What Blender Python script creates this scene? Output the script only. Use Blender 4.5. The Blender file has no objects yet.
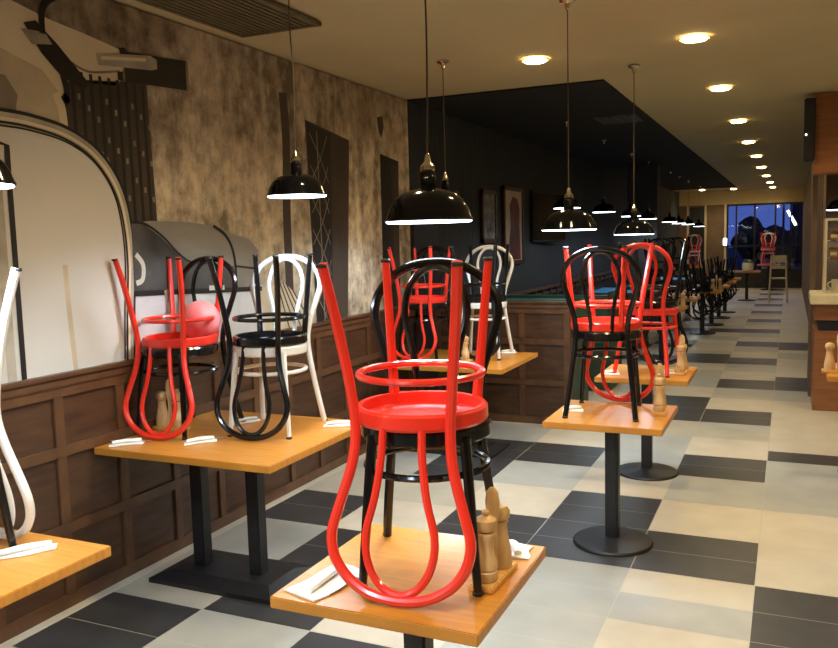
import bpy, bmesh, math, random
from mathutils import Vector, Matrix
random.seed(7)
sc = bpy.context.scene
COL = sc.collection
PI = math.pi
R = math.radians

# ------------------------------------------------------------------ materials
def new_mat(name):
    m = bpy.data.materials.new(name); m.use_nodes = True
    nt = m.node_tree; b = nt.nodes['Principled BSDF']
    return m, nt, b

def mat(name, col, rough=.5, metal=0, coat=0, noise=0, scale=8, stretch=(1, 1, 1), bump=0, spec=None, col2=None, detail=5):
    m, nt, b = new_mat(name)
    b.inputs['Roughness'].default_value = rough
    b.inputs['Metallic'].default_value = metal
    b.inputs['Coat Weight'].default_value = coat
    b.inputs['Coat Roughness'].default_value = .12
    if spec is not None: b.inputs['Specular IOR Level'].default_value = spec
    tc = nt.nodes.new('ShaderNodeTexCoord'); mp = nt.nodes.new('ShaderNodeMapping')
    mp.inputs['Scale'].default_value = stretch
    nz = nt.nodes.new('ShaderNodeTexNoise'); nz.inputs['Scale'].default_value = scale; nz.inputs['Detail'].default_value = detail
    nt.links.new(tc.outputs['Object'], mp.inputs['Vector']); nt.links.new(mp.outputs[0], nz.inputs['Vector'])
    rp = nt.nodes.new('ShaderNodeValToRGB')
    rp.color_ramp.elements[0].position = .3; rp.color_ramp.elements[1].position = .7
    if col2 is None:
        lo = [c * (1 - noise) for c in col]; hi = [min(1, c * (1 + noise)) for c in col]
    else:
        lo, hi = col2, col
    rp.color_ramp.elements[0].color = (*lo, 1); rp.color_ramp.elements[1].color = (*hi, 1)
    nt.links.new(nz.outputs['Fac'], rp.inputs['Fac']); nt.links.new(rp.outputs[0], b.inputs['Base Color'])
    if bump:
        bp = nt.nodes.new('ShaderNodeBump'); bp.inputs['Strength'].default_value = bump; bp.inputs['Distance'].default_value = .01
        nt.links.new(nz.outputs['Fac'], bp.inputs['Height']); nt.links.new(bp.outputs[0], b.inputs['Normal'])
    return m

def emis(name, col, strength):
    m, nt, b = new_mat(name)
    b.inputs['Base Color'].default_value = (*col, 1)
    b.inputs['Emission Color'].default_value = (*col, 1)
    b.inputs['Emission Strength'].default_value = strength
    return m

def glass(name, tint, alpha):
    m, nt, b = new_mat(name)
    out = nt.nodes['Material Output']
    tr = nt.nodes.new('ShaderNodeBsdfTransparent'); gl = nt.nodes.new('ShaderNodeBsdfGlossy')
    gl.inputs['Roughness'].default_value = .02
    tr.inputs['Color'].default_value = (*tint, 1)
    mx = nt.nodes.new('ShaderNodeMixShader'); mx.inputs[0].default_value = alpha
    nt.links.new(tr.outputs[0], mx.inputs[1]); nt.links.new(gl.outputs[0], mx.inputs[2]); nt.links.new(mx.outputs[0], out.inputs['Surface'])
    return m

M = {}
M['red'] = mat('red_enamel', (.80, .034, .018), .28, coat=.5, noise=.06, scale=4)
M['black'] = mat('black_enamel', (.007, .007, .008), .16, coat=.1, noise=.2, scale=5, spec=.45)
M['white'] = mat('white_enamel', (.80, .79, .75), .3, coat=.4, noise=.03, scale=5)
M['foot'] = mat('rubber', (.02, .018, .018), .6, noise=.2)
M['top'] = mat('golden_wood', (.60, .255, .036), .36, coat=.1, noise=.0, scale=3.5, stretch=(1.2, 14, 3), col2=(.47, .185, .024))
M['mill'] = mat('beech', (.72, .48, .24), .4, coat=.1, noise=.0, scale=14, stretch=(3, 3, .6), col2=(.56, .34, .145))
M['tray'] = mat('light_wood', (.70, .38, .11), .45, noise=.2, scale=10, stretch=(1, 8, 1))
M['iron'] = mat('black_iron', (.014, .014, .016), .42, noise=.25, scale=20, bump=.08)
M['wains'] = mat('dark_walnut', (.092, .043, .020), .42, noise=0, scale=3, stretch=(2, 1.4, 9), col2=(.044, .019, .010), coat=.1)
M['wains_f'] = mat('walnut_frame', (.135, .062, .026), .4, noise=0, scale=4, stretch=(3, 2, 2), col2=(.080, .036, .017), coat=.15)
M['counter'] = mat('reddish_panel', (.30, .115, .040), .4, noise=0, scale=3, stretch=(1, 1, 12), col2=(.20, .070, .025), coat=.1)
M['counter_top'] = mat('cream_stone', (.72, .64, .46), .35, noise=.1)
M['ceil'] = mat('ceiling_paint', (.54, .46, .27), .9, noise=.04, scale=2)
M['ceil_black'] = mat('black_ceiling_paint', (.006, .006, .0065), .9, noise=.2, scale=3)
M['slate'] = mat('dark_slate_boards', (.030, .036, .046), .7, noise=.2, scale=3, stretch=(1, 14, .6))
M['grey_col'] = mat('grey_pillar_paint', (.05, .05, .05), .7, noise=.2, scale=4)
M['brown_wall'] = mat('brown_wall', (.16, .10, .06), .7, noise=.15, scale=3)
M['plain_wall'] = mat('tan_wall', (.45, .36, .24), .8, noise=.08, scale=3)
M['trimcol'] = mat('pale_trim', (.55, .48, .36), .6, noise=.05)
M['tile_d'] = mat('charcoal_tile', (.050, .051, .055), .34, noise=0, scale=6, col2=(.036, .037, .041))
M['tile_g'] = mat('grey_tile', (.43, .43, .40), .36, noise=0, scale=4, col2=(.36, .365, .345))
M['tile_b'] = mat('beige_tile', (.60, .545, .45), .36, noise=0, scale=4, col2=(.52, .465, .38))
M['tile_m'] = mat('taupe_tile', (.48, .45, .37), .36, noise=0, scale=4, col2=(.41, .385, .32))
M['grout'] = mat('grout', (.52, .50, .45), .8, noise=.05)
M['napkin'] = mat('paper_napkin', (.88, .87, .84), .8, noise=.02)
M['steel'] = mat('brushed_steel', (.6, .6, .6), .28, metal=1, noise=.1)
M['chrome'] = mat('lamp_brass_chrome', (.62, .55, .42), .18, metal=1, noise=.05)
M['shade'] = mat('black_gloss_shade', (.004, .004, .005), .10, noise=.2, spec=.2)
M['shade_in'] = mat('white_shade_lining', (.85, .85, .85), .4, noise=.02)
M['lens'] = emis('cool_lamp_diffuser', (.80, .91, 1.0), 7.0)
M['dlens'] = emis('warm_downlight_lens', (1.0, .70, .30), 26.0)
M['dring'] = mat('downlight_ring', (.7, .66, .55), .5, noise=.05)
M['cord'] = mat('lamp_cord', (.055, .036, .02), .6, noise=.1)
M['grille'] = mat('olive_grille', (.13, .105, .055), .7, noise=.15)
M['ball'] = mat('pink_rubber', (.80, .13, .14), .5, noise=0, scale=3, col2=(.86, .30, .30))
M['felt'] = mat('green_vinyl', (.035, .12, .095), .45, noise=.2, scale=5)
M['felt_dark'] = mat('dark_green_vinyl', (.03, .06, .04), .5, noise=.25, scale=5)
M['blue_felt'] = mat('blue_felt', (.06, .36, .70), .9, noise=.08)
M['pic_frame'] = mat('dark_picture_frame', (.085, .032, .016), .4, noise=.2)
M['pic_a'] = mat('grey_poster', (.34, .34, .33), .5, noise=0, scale=9, col2=(.035, .035, .036))
M['pic_paper'] = mat('buff_poster_paper', (.62, .52, .38), .5, noise=.1)
M['pic_dark'] = mat('poster_dark_red', (.26, .026, .022), .5, noise=0, scale=4, col2=(.05, .014, .012))
M['screen'] = mat('tv_screen', (.008, .008, .009), .08, noise=.1, spec=.4)
M['sill'] = mat('dark_sill_wall', (.03, .027, .025), .7, noise=.2)
M['frame_dark'] = mat('dark_mullion', (.014, .014, .018), .5, noise=.1)
M['pane'] = glass('window_glass', (.93, .95, 1), .06)
M['case_glass'] = glass('case_glass', (.95, .97, .96), .06)
M['pot'] = mat('cream_pot', (.80, .74, .54), .45, noise=.06)
M['snack'] = mat('orange_brown_packets', (.55, .20, .05), .5, noise=0, scale=12, col2=(.25, .10, .03))
M['ladder'] = mat('pale_wood', (.55, .45, .28), .5, noise=.15, scale=6, stretch=(1, 1, 4))
M['leaf'] = mat('night_foliage', (.012, .017, .012), .9, noise=.4)
M['asphalt'] = mat('asphalt', (.02, .02, .024), .8, noise=.2)
M['wlight'] = emis('white_light', (1, .93, .8), 5.0)
M['slight'] = emis('street_light_head', (.9, .95, 1), 8.0)
M['concrete'] = mat('dusk_facade', (.03, .032, .04), .9, noise=.2)

# ------------------------------------------------------------------ mesh helpers
def box(bm, c, s, bev=0.0, rz=0, mi=0):
    r = bmesh.ops.create_cube(bm, size=1)
    vs = r['verts']
    bmesh.ops.scale(bm, verts=vs, vec=s)
    if bev > 0:
        es = list({e for v in vs for e in v.link_edges})
        g = bmesh.ops.bevel(bm, geom=es, offset=bev, segments=2, affect='EDGES')
        vs = list({v for f in g['faces'] for v in f.verts} | {v for v in vs if v.is_valid})
    if rz: bmesh.ops.rotate(bm, verts=vs, cent=(0, 0, 0), matrix=Matrix.Rotation(rz, 3, 'Z'))
    bmesh.ops.translate(bm, verts=vs, vec=c)
    if mi:
        for f in {f for v in vs for f in v.link_faces}: f.material_index = mi
    return vs

def catmull(pts, n=8, closed=False):
    P = [Vector(p) for p in pts]; out = []
    N = len(P)
    segs = N if closed else N - 1
    for i in range(segs):
        if closed: a, b, c, d = P[(i - 1) % N], P[i], P[(i + 1) % N], P[(i + 2) % N]
        else: a, b, c, d = P[max(i - 1, 0)], P[i], P[i + 1], P[min(i + 2, N - 1)]
        for k in range(n):
            t = k / n
            out.append(.5 * ((2 * b) + (c - a) * t + (2 * a - 5 * b + 4 * c - d) * t * t + (3 * b - a - 3 * c + d) * t ** 3))
    if not closed: out.append(P[-1].copy())
    return out

def tube(bm, pts, r, seg=10, closed=False, cap=True, mi=0):
    n = len(pts); rings = []
    rad = r if callable(r) else (lambda t: r)
    prev = None
    for i, p in enumerate(pts):
        if closed: t = (pts[(i + 1) % n] - pts[i - 1]).normalized()
        else: t = (pts[min(i + 1, n - 1)] - pts[max(i - 1, 0)]).normalized()
        if prev is None:
            u = t.orthogonal().normalized()
        else:
            u = (prev - t * prev.dot(t))
            u = u.normalized() if u.length > 1e-6 else t.orthogonal().normalized()
        prev = u; v = t.cross(u)
        rr = rad(i / max(1, n - 1))
        rings.append([bm.verts.new(p + (u * math.cos(a) + v * math.sin(a)) * rr) for a in [2 * PI * k / seg for k in range(seg)]])
    m = n if closed else n - 1
    for i in range(m):
        A, B = rings[i], rings[(i + 1) % n]
        off = 0
        if closed and i == n - 1:
            off = min(range(seg), key=lambda o: (A[0].co - B[o].co).length)
        for k in range(seg):
            f = bm.faces.new((A[k], A[(k + 1) % seg], B[(k + 1 + off) % seg], B[(k + off) % seg])); f.smooth = True; f.material_index = mi
    if not closed and cap:
        f = bm.faces.new(rings[0][::-1]); f.material_index = mi
        f = bm.faces.new(rings[-1]); f.material_index = mi

def lathe(bm, prof, seg=24, c=(0, 0, 0), cap=True, mi=0, smooth=True):
    rings = []
    for r, z in prof:
        rings.append([bm.verts.new((c[0] + r * math.cos(2 * PI * k / seg), c[1] + r * math.sin(2 * PI * k / seg), c[2] + z)) for k in range(seg)])
    for A, B in zip(rings, rings[1:]):
        for k in range(seg):
            f = bm.faces.new((A[k], A[(k + 1) % seg], B[(k + 1) % seg], B[k])); f.smooth = smooth; f.material_index = mi
    if cap:
        f = bm.faces.new(rings[0][::-1]); f.material_index = mi
        f = bm.faces.new(rings[-1]); f.material_index = mi

def obj(name, bm, mats, parent=None, loc=None, sharp=35):
    me = bpy.data.meshes.new(name)
    bmesh.ops.recalc_face_normals(bm, faces=bm.faces[:])
    bm.to_mesh(me); bm.free()
    for m in (mats if isinstance(mats, (list, tuple)) else [mats]): me.materials.append(m)
    o = bpy.data.objects.new(name, me); COL.objects.link(o)
    if any(p.use_smooth for p in me.polygons):
        me.set_sharp_from_angle(angle=R(sharp))
    if parent: o.parent = parent
    if loc: o.location = loc
    return o

def thing(name, label, cat, loc=(0, 0, 0), rz=0, group=None):
    o = bpy.data.objects.new(name, None); COL.objects.link(o)
    o.empty_display_size = .1
    o.location = loc; o.rotation_euler = (0, 0, rz); o['label'] = label; o['category'] = cat
    if group: o['group'] = group
    return o

def tag(o, label, cat, group=None):
    o['label'] = label; o['category'] = cat
    if group: o['group'] = group
    return o

def struct(name, bm, m, parent=None):
    o = obj(name, bm, m, parent)
    if parent is None: o['kind'] = 'structure'
    return o

def dup(root, loc, rz, label, group=None):
    r = root.copy(); COL.objects.link(r); r.location = loc; r.rotation_euler = (0, 0, rz)
    r['label'] = label
    if group: r['group'] = group
    for ch in list(root.children):
        if ch.name.startswith(('cord', 'ceiling_rose')): continue
        c = ch.copy(); COL.objects.link(c); c.parent = r
        for g in list(ch.children):
            d = g.copy(); COL.objects.link(d); d.parent = c
    return r

used = set()
def place(root, loc, rz, label, group=None):
    """first call moves the prototype itself, later calls copy it"""
    if root.name in used: return dup(root, loc, rz, label, group)
    used.add(root.name)
    root.location = loc; root.rotation_euler = (0, 0, rz); root['label'] = label
    if group: root['group'] = group
    return root

def BM(): return bmesh.new()

# ------------------------------------------------------------------ setting
XL = -3.30          # left wall
ZC = 3.10           # ceiling
YE = 28.0           # far wall
Y0 = -4.5           # wall behind the camera
XR = 3.6            # right wall near the camera

# floor: tiles in running columns
bm = BM()
gx0, gw, gy0, gh = -0.13, .625, 3.10, .3125
def kind(c, r):
    """c: 0 is the column right of x=-.13, counted to the left as 1,2,..;  r: row index"""
    near = {
        0: {'d': [0, 1, 2, 3, 12, 22, 23, 24, 33, 34, 35], 'g': [8, 9, 10, 11, 20, 21, 30, 31]},
        2: {'d': [4, 5, 6, 7, 16, 17, 18, 19, 28, 29, 30, 40, 41], 'g': [0, 1, 2, 3, 10, 11, 12, 13, 22, 23, 24], 'm': [14, 15]},
        4: {'d': [0, 2, 3, 8, 9, 10, 11, 20, 21, 22, 32, 33], 'g': [-2, -1, 12, 13], 'm': [6, 7]},
        5: {'d': [-2, -1, 4, 5, 10, 11, 16, 17], 'g': [2, 3, 8, 9], 'm': [1]},
    }
    if c in near:
        for k, v in near[c].items():
            if r in v: return k
        if c == 0: return 'b'
        return 'b' if (r // 2) % 3 else 'm'
    q = r % 6
    if c in (1, 3):
        if c == 3 and r in (-1,): return 'd'
        if q in (4, 5): return 'd'
        if q in (0, 1): return 'b' if r != 3 else 'g'
        return 'g' if q == 2 and r < 12 else ('m' if q == 2 else ('b' if r == 3 else 'g'))
    h = (c * 7 + (r // 2) * 5) % 6
    return ['d', 'b', 'g', 'b', 'm', 'd'][h]
KI = {'d': 1, 'g': 2, 'b': 3, 'm': 4}
for c in range(-6, 6):
    x1 = gx0 + gw * (1 - c); x0 = x1 - gw
    x0c = max(x0, XL + .09); x1c = min(x1, XR)
    if x1c - x0c < .03: continue
    for r in range(-25, 81):
        y0 = gy0 + gh * r; y1 = y0 + gh
        if y0 < Y0: continue
        y1 = min(y1, YE)
        if y1 - y0 < .02: continue
        g = .0022
        f = bm.faces.new([bm.verts.new(p) for p in ((x0c + g, y0 + g, 0), (x1c - g, y0 + g, 0), (x1c - g, y1 - g, 0), (x0c + g, y1 - g, 0))])
        f.material_index = KI[kind(c, r)]
box(bm, ((XL + XR) / 2, (Y0 + YE) / 2, -.031), (XR - XL + .6, YE - Y0 + .6, .06))
# pale border strip along the panelling
box(bm, (XL + .05, (Y0 + 7.5) / 2, -.014), (.075, 7.5 - Y0, .03), mi=3)
struct('floor', bm, [M['grout'], M['tile_d'], M['tile_g'], M['tile_b'], M['tile_m']])

# ceiling: olive paint with the black painted field over the pool room
bm = BM()
box(bm, ((XL + XR) / 2, (Y0 + YE) / 2, ZC + .06), (XR - XL + .6, YE - Y0 + .6, .1))
struct('ceiling', bm, M['ceil'])
bm = BM()
box(bm, ((XL - 1.46) / 2, (7.13 + 26.2) / 2, ZC + .002), (-1.46 - XL, 26.2 - 7.13, .016))
struct('ceiling_black_field', bm, M['ceil_black'])

# left wall: plain core
bm = BM(); box(bm, (XL - .06, (Y0 + 7.15) / 2, ZC / 2), (.12, 7.15 - Y0, ZC)); struct('wall_left', bm, M['plain_wall'])
bm = BM()
box(bm, (XL - .06, (7.15 + YE) / 2, ZC / 2), (.12, YE - 7.15, ZC))
k = 7.2
while k < YE - .2:
    box(bm, (XL + .001, k, ZC / 2), (.008, .136, ZC)); k += .14
struct('wall_pool_room', bm, M['slate'])
bm = BM(); box(bm, ((XL + XR) / 2, Y0 - .06, ZC / 2), (XR - XL, .12, ZC)); struct('wall_back', bm, M['plain_wall'])
bm = BM(); box(bm, (XR + .06, (Y0 + 12.) / 2, ZC / 2), (.12, 12. - Y0, ZC)); struct('wall_right', bm, M['plain_wall'])
bm = BM(); box(bm, (2., 11.2, ZC / 2), (3.3, .12, ZC)); struct('wall_behind_counter', bm, M['counter'])
bm = BM(); box(bm, (.43, (10.3 + YE) / 2, ZC / 2), (.14, YE - 10.3, ZC)); struct('wall_corridor_right', bm, M['brown_wall'])
# far wall: bulkhead, left part, sill, window
bm = BM(); box(bm, ((XL + .4) / 2, YE + .06, (2.66 + ZC) / 2), (.4 - XL, .12, ZC - 2.66)); struct('wall_far_bulkhead', bm, M['ceil'])
bm = BM(); box(bm, ((XL - 1.9) / 2, YE + .06, 1.33), (-1.9 - XL, .12, 2.66)); struct('wall_far_left', bm, M['brown_wall'])
bm = BM(); box(bm, ((-1.9 + .4) / 2, YE + .06, .27), (2.3, .12, .54)); struct('wall_far_sill', bm, M['sill'])
for i, (x, w) in enumerate(((-3.02, .07), (-2.48, .06), (-1.88, .07))):
    bm = BM(); box(bm, (x, YE - .03, 1.33), (w, .06, 2.66)); struct('trim_%d' % (i + 1), bm, M['trimcol'])
bm = BM(); box(bm, (-2.74, YE - .02, 1.3), (.44, .04, 2.6)); struct('door_1', bm, M['frame_dark'])
bm = BM()
for x in (-1.82, -1.56, -1.02, -.42, .02, .36): box(bm, (x, YE + .06, 1.6), (.05, .08, 2.12))
box(bm, (-.73, YE + .06, 2.63), (2.2, .08, .06)); box(bm, (-.73, YE + .06, .57), (2.2, .08, .06)); box(bm, (-.73, YE + .06, 1.33), (2.2, .06, .05))
w1 = struct('window_1', bm, M['frame_dark'])
bm = BM(); box(bm, (-.73, YE + .06, 1.6), (2.2, .008, 2.06)); obj('window_pane', bm, M['pane'], w1)

# panelled wainscot on the left wall and the low partition (one panelling per wall)
def panelling(name, origin, along, length, stile, zs, extra_first=0):
    """origin: start point at floor on the wall face; along: unit vector along the wall; outward = to the room"""
    out = Vector((-along.y, along.x, 0))
    bm = BM()
    def slab(a0, a1, z0, z1, d0, d1, bev=0):
        c = origin + along * ((a0 + a1) / 2) + out * ((d0 + d1) / 2) + Vector((0, 0, (z0 + z1) / 2))
        s = Vector((abs(along.x) * (a1 - a0) + abs(out.x) * (d1 - d0), abs(along.y) * (a1 - a0) + abs(out.y) * (d1 - d0), z1 - z0))
        box(bm, c, s, bev)
    slab(0, length, 0, 1.15, 0, .012)
    o = obj(name, bm, M['wains'])
    o['kind'] = 'structure'
    bm = BM()
    for z0, z1 in zs: slab(0, length, z0, z1, .010, .030, .003)
    a = extra_first
    while a < length:
        slab(max(a - .03, 0), min(a + .03, length), 0, 1.12, .010, .027, .003); a += stile
    slab(0, length, 1.12, 1.165, 0, .042, .006); slab(0, length, 1.165, 1.19, -.0, .058, .006)
    obj('panel_frame', bm, M['wains_f'], o)
    return o
ZS = [(.0, .07), (.375, .43), (.77, .825), (1.07, 1.13)]
wl = panelling('wainscot_left', Vector((XL, 7.55, 0)), Vector((0, -1, 0)), 7.55 - .0, .41, ZS, .15)
# outward must point +x for the left wall
part_bm = BM(); box(part_bm, ((XL - 1.87) / 2, 7.615, .58), (-1.87 - XL, .09, 1.16)); struct('wall_low_partition', part_bm, M['wains'])
pp = panelling('wainscot_partition', Vector((-1.87, 7.57, 0)), Vector((-1, 0, 0)), -1.87 - XL, .44, ZS, .03)

# ------------------------------------------------------------------ mural printed on the left wall
m, nt, b = new_mat('printed_plaster'); b.inputs['Roughness'].default_value = .75
tc = nt.nodes.new('ShaderNodeTexCoord')
def noise(scale, stretch, detail=6):
    mp = nt.nodes.new('ShaderNodeMapping'); mp.inputs['Scale'].default_value = stretch
    n = nt.nodes.new('ShaderNodeTexNoise'); n.inputs['Scale'].default_value = scale; n.inputs['Detail'].default_value = detail; n.inputs['Roughness'].default_value = .65
    nt.links.new(tc.outputs['Object'], mp.inputs[0]); nt.links.new(mp.outputs[0], n.inputs['Vector']); return n
n1 = noise(1.6, (1, 1, .75)); n2 = noise(11, (1, 1, .8), 9); n3 = noise(3, (1, 2.2, .18), 3)
r1 = nt.nodes.new('ShaderNodeValToRGB'); e = r1.color_ramp.elements
e[0].position = .43; e[0].color = (.22, .17, .12, 1); e[1].position = .60; e[1].color = (.78, .67, .50, 1)
mx0 = nt.nodes.new('ShaderNodeMath'); mx0.operation = 'MULTIPLY_ADD'; mx0.inputs[1].default_value = .42
nt.links.new(n2.outputs['Fac'], mx0.inputs[0])
mx1 = nt.nodes.new('ShaderNodeMath'); mx1.operation = 'MULTIPLY'; mx1.inputs[1].default_value = .33
nt.links.new(n1.outputs['Fac'], mx1.inputs[0]); 
mx2 = nt.nodes.new('ShaderNodeMath'); mx2.operation = 'MULTIPLY_ADD'; mx2.inputs[1].default_value = .27
nt.links.new(n3.outputs['Fac'], mx2.inputs[0]); nt.links.new(mx1.outputs[0], mx2.inputs[2]); nt.links.new(mx2.outputs[0], mx0.inputs[2])
nt.links.new(mx0.outputs[0], r1.inputs['Fac'])
# broad dark brown patches of the print, mostly along its top
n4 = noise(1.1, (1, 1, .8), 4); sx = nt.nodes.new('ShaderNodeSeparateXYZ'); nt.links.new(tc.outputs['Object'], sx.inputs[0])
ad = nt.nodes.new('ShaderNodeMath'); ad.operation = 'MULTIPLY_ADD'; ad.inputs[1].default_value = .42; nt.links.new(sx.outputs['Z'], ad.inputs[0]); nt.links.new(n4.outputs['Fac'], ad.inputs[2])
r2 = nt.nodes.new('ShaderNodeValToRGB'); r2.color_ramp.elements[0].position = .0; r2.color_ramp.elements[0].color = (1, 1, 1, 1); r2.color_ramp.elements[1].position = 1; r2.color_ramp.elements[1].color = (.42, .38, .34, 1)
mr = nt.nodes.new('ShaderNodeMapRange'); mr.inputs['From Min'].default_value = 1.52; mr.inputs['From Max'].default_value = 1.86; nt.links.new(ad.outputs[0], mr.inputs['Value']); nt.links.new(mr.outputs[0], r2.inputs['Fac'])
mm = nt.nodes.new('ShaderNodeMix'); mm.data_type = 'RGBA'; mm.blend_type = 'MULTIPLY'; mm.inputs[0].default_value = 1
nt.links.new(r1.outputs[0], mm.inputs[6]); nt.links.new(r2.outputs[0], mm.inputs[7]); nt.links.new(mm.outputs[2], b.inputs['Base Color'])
M['plaster'] = m
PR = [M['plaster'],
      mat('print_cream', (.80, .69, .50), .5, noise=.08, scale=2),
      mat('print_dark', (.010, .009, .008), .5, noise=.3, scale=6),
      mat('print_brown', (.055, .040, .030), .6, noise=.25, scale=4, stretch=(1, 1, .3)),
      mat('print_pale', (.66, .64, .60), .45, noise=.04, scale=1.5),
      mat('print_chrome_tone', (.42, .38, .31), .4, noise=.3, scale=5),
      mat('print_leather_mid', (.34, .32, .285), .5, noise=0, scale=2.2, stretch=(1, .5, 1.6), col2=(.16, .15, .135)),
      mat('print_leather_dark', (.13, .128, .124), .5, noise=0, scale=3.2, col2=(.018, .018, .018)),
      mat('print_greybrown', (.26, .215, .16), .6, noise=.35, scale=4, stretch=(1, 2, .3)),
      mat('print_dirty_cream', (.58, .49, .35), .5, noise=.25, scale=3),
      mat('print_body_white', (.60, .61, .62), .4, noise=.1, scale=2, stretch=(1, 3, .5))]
bm = BM()
def poly(pts, mi, lay):
    x = XL + .004 + lay * .0012
    f = bm.faces.new([bm.verts.new((x, y, z)) for y, z in pts]); f.material_index = mi
def strip(pts, w, mi, lay, smooth=6):
    P = [Vector((0, y, z)) for y, z in pts]
    if len(P) > 2 and smooth: P = catmull(P, smooth)
    L, Rr = [], []
    for i, p in enumerate(P):
        t = (P[min(i + 1, len(P) - 1)] - P[max(i - 1, 0)]).normalized()
        n = Vector((0, -t.z, t.y)) * w / 2
        L.append(p + n); Rr.append(p - n)
    x = XL + .004 + lay * .0012
    lv = [bm.verts.new((x, p.y, p.z)) for p in L]; rv = [bm.verts.new((x, p.y, p.z)) for p in Rr]
    for i in range(len(P) - 1):
        f = bm.faces.new((lv[i], lv[i + 1], rv[i + 1], rv[i])); f.material_index = mi
def quadrow(a, b_, mi, lay): poly(a + b_[::-1], mi, lay)
# plaster ground
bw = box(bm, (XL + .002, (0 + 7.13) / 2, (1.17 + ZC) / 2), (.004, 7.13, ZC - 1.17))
# darker upper field above the car
# cream bodywork
poly([(1.2, 3.0), (2.79, 2.95), (3.01, 2.91), (3.25, 2.885), (3.47, 2.855), (3.51, 2.82), (3.45, 2.66), (3.1, 2.63), (3.06, 2.40), (2.6, 2.42), (1.2, 2.42)], 1, 2)
poly([(1.2, 2.80), (2.72, 2.72), (2.95, 2.66), (3.05, 2.56), (3.06, 2.40), (2.6, 2.42), (1.2, 2.42)], 9, 3)
poly([(1.2, 2.62), (2.74, 2.60), (2.80, 2.52), (2.78, 2.43), (1.2, 2.42)], 8, 4)
strip([(3.10, 2.74), (3.24, 2.70), (3.46, 2.74)], .012, 8, 4)
strip([(3.02, 2.56), (3.05, 2.50), (3.06, 2.40)], .05, 1, 4)
# radiator slats
poly([(3.09, 2.64), (3.66, 2.71), (3.685, 1.92), (3.40, 1.9), (3.43, 2.11), (3.33, 2.29), (3.05, 2.42)], 3, 2)
for i in range(9):
    y = 3.13 + i * .062
    strip([(y, 2.69), (y + .012, 1.93)], .022, 2, 3, 0)
    for q in range(3):
        z = 2.58 - q * .20 - (i % 3) * .05
        poly([(y + .028, z), (y + .046, z), (y + .046, z - .03), (y + .028, z - .03)], 8, 4)
# arm, stalk, chrome arm and dark plate
poly([(2.86, 2.86), (2.93, 2.885), (3.05, 2.80), (3.24, 2.64), (3.20, 2.60), (3.06, 2.65), (2.95, 2.74)], 2, 5)
poly([(2.84, 2.83), (2.98, 2.84), (3.02, 2.79), (2.90, 2.77)], 5, 6)
strip([(2.965, 2.83), (2.97, 2.93), (3.00, 2.985), (3.06, 3.03)], .035, 2, 6)
strip([(3.07, 2.66), (3.09, 2.58), (3.08, 2.52)], .035, 2, 6)
poly([(3.05, 2.545), (3.08, 2.57), (3.11, 2.535), (3.08, 2.50)], 2, 6)
poly([(3.49, 2.85), (4.01, 2.89), (4.01, 2.72), (3.50, 2.69)], 2, 5)
strip([(4.005, 2.885), (4.005, 2.72)], .02, 8, 6, 0)
poly([(3.30, 2.805), (3.70, 2.865), (3.75, 2.85), (3.75, 2.80), (3.70, 2.785), (3.31, 2.745)], 5, 6)
strip([(3.33, 2.785), (3.66, 2.835)], .018, 1, 7, 0)
poly([(3.46, 2.86), (3.50, 2.87), (3.52, 2.84), (3.47, 2.83)], 2, 6)
poly([(3.44, 2.735), (3.48, 2.74), (3.48, 2.69), (3.44, 2.69)], 2, 6)
# rounded window of the car with its bright rim
ARCH = [(1.5, 2.33), (2.3, 2.395), (2.72, 2.405), (2.90, 2.395), (3.07, 2.365), (3.22, 2.30), (3.33, 2.20), (3.405, 2.07), (3.44, 1.90), (3.445, 1.70), (3.42, 1.45), (3.40, 1.19)]
AP = catmull([Vector((0, y, z)) for y, z in ARCH], 5)
poly([(1.5, 1.19)] + [(p.y, p.z) for p in AP], 4, 7)
strip(ARCH, .085, 2, 8, 5); strip([(y - .004, z - .004) for y, z in ARCH], .058, 5, 9, 5)
strip([(y - .006, z - .006) for y, z in ARCH], .016, 1, 10, 5); strip([(y - .022, z - .022) for y, z in ARCH], .012, 2, 10, 5)
strip([(2.715, 1.19), (2.715, 2.28), (2.60, 2.30)], .03, 2, 9, 0); strip([(2.65, 1.19), (2.65, 2.25)], .05, 5, 9, 0)
strip([(3.0, 1.72), (3.01, 1.45), (3.025, 1.19)], .03, 9, 8)
# pale body below the trunk, leather trunk with seams
poly([(3.43, 1.60), (4.68, 1.52), (4.72, 1.19), (3.40, 1.19)], 10, 5)
poly([(4.63, 1.49), (4.95, 1.52), (5.05, 1.45), (5.28, 1.19), (4.70, 1.19)], 9, 6)
for i in range(5):
    strip([(4.85 + i * .035, 1.52), (4.98 + i * .075, 1.19)], .014, 3, 7, 0)
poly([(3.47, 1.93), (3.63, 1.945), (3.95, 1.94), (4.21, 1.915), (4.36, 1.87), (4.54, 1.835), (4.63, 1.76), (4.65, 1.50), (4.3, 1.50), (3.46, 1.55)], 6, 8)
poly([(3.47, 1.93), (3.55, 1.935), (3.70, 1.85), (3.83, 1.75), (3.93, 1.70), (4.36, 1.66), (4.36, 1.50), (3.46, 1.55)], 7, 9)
strip([(3.47, 1.935), (3.58, 1.925), (3.72, 1.85), (3.83, 1.76), (3.95, 1.70), (4.1, 1.69)], .014, 2, 10)
strip([(4.17, 1.92), (4.30, 1.85), (4.37, 1.72), (4.38, 1.52)], .022, 2, 10)
strip([(4.38, 1.66), (4.64, 1.63)], .012, 2, 10, 0)
strip([(3.46, 1.545), (4.66, 1.495)], .03, 2, 10, 0)
strip([(3.49, 1.76), (3.54, 1.70), (3.53, 1.62), (3.48, 1.60)], .03, 4, 10)
strip([(3.72, 1.55), (3.73, 1.48)], .05, 5, 11, 0); strip([(4.1, 1.535), (4.25, 1.53)], .03, 4, 11, 0)
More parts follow.
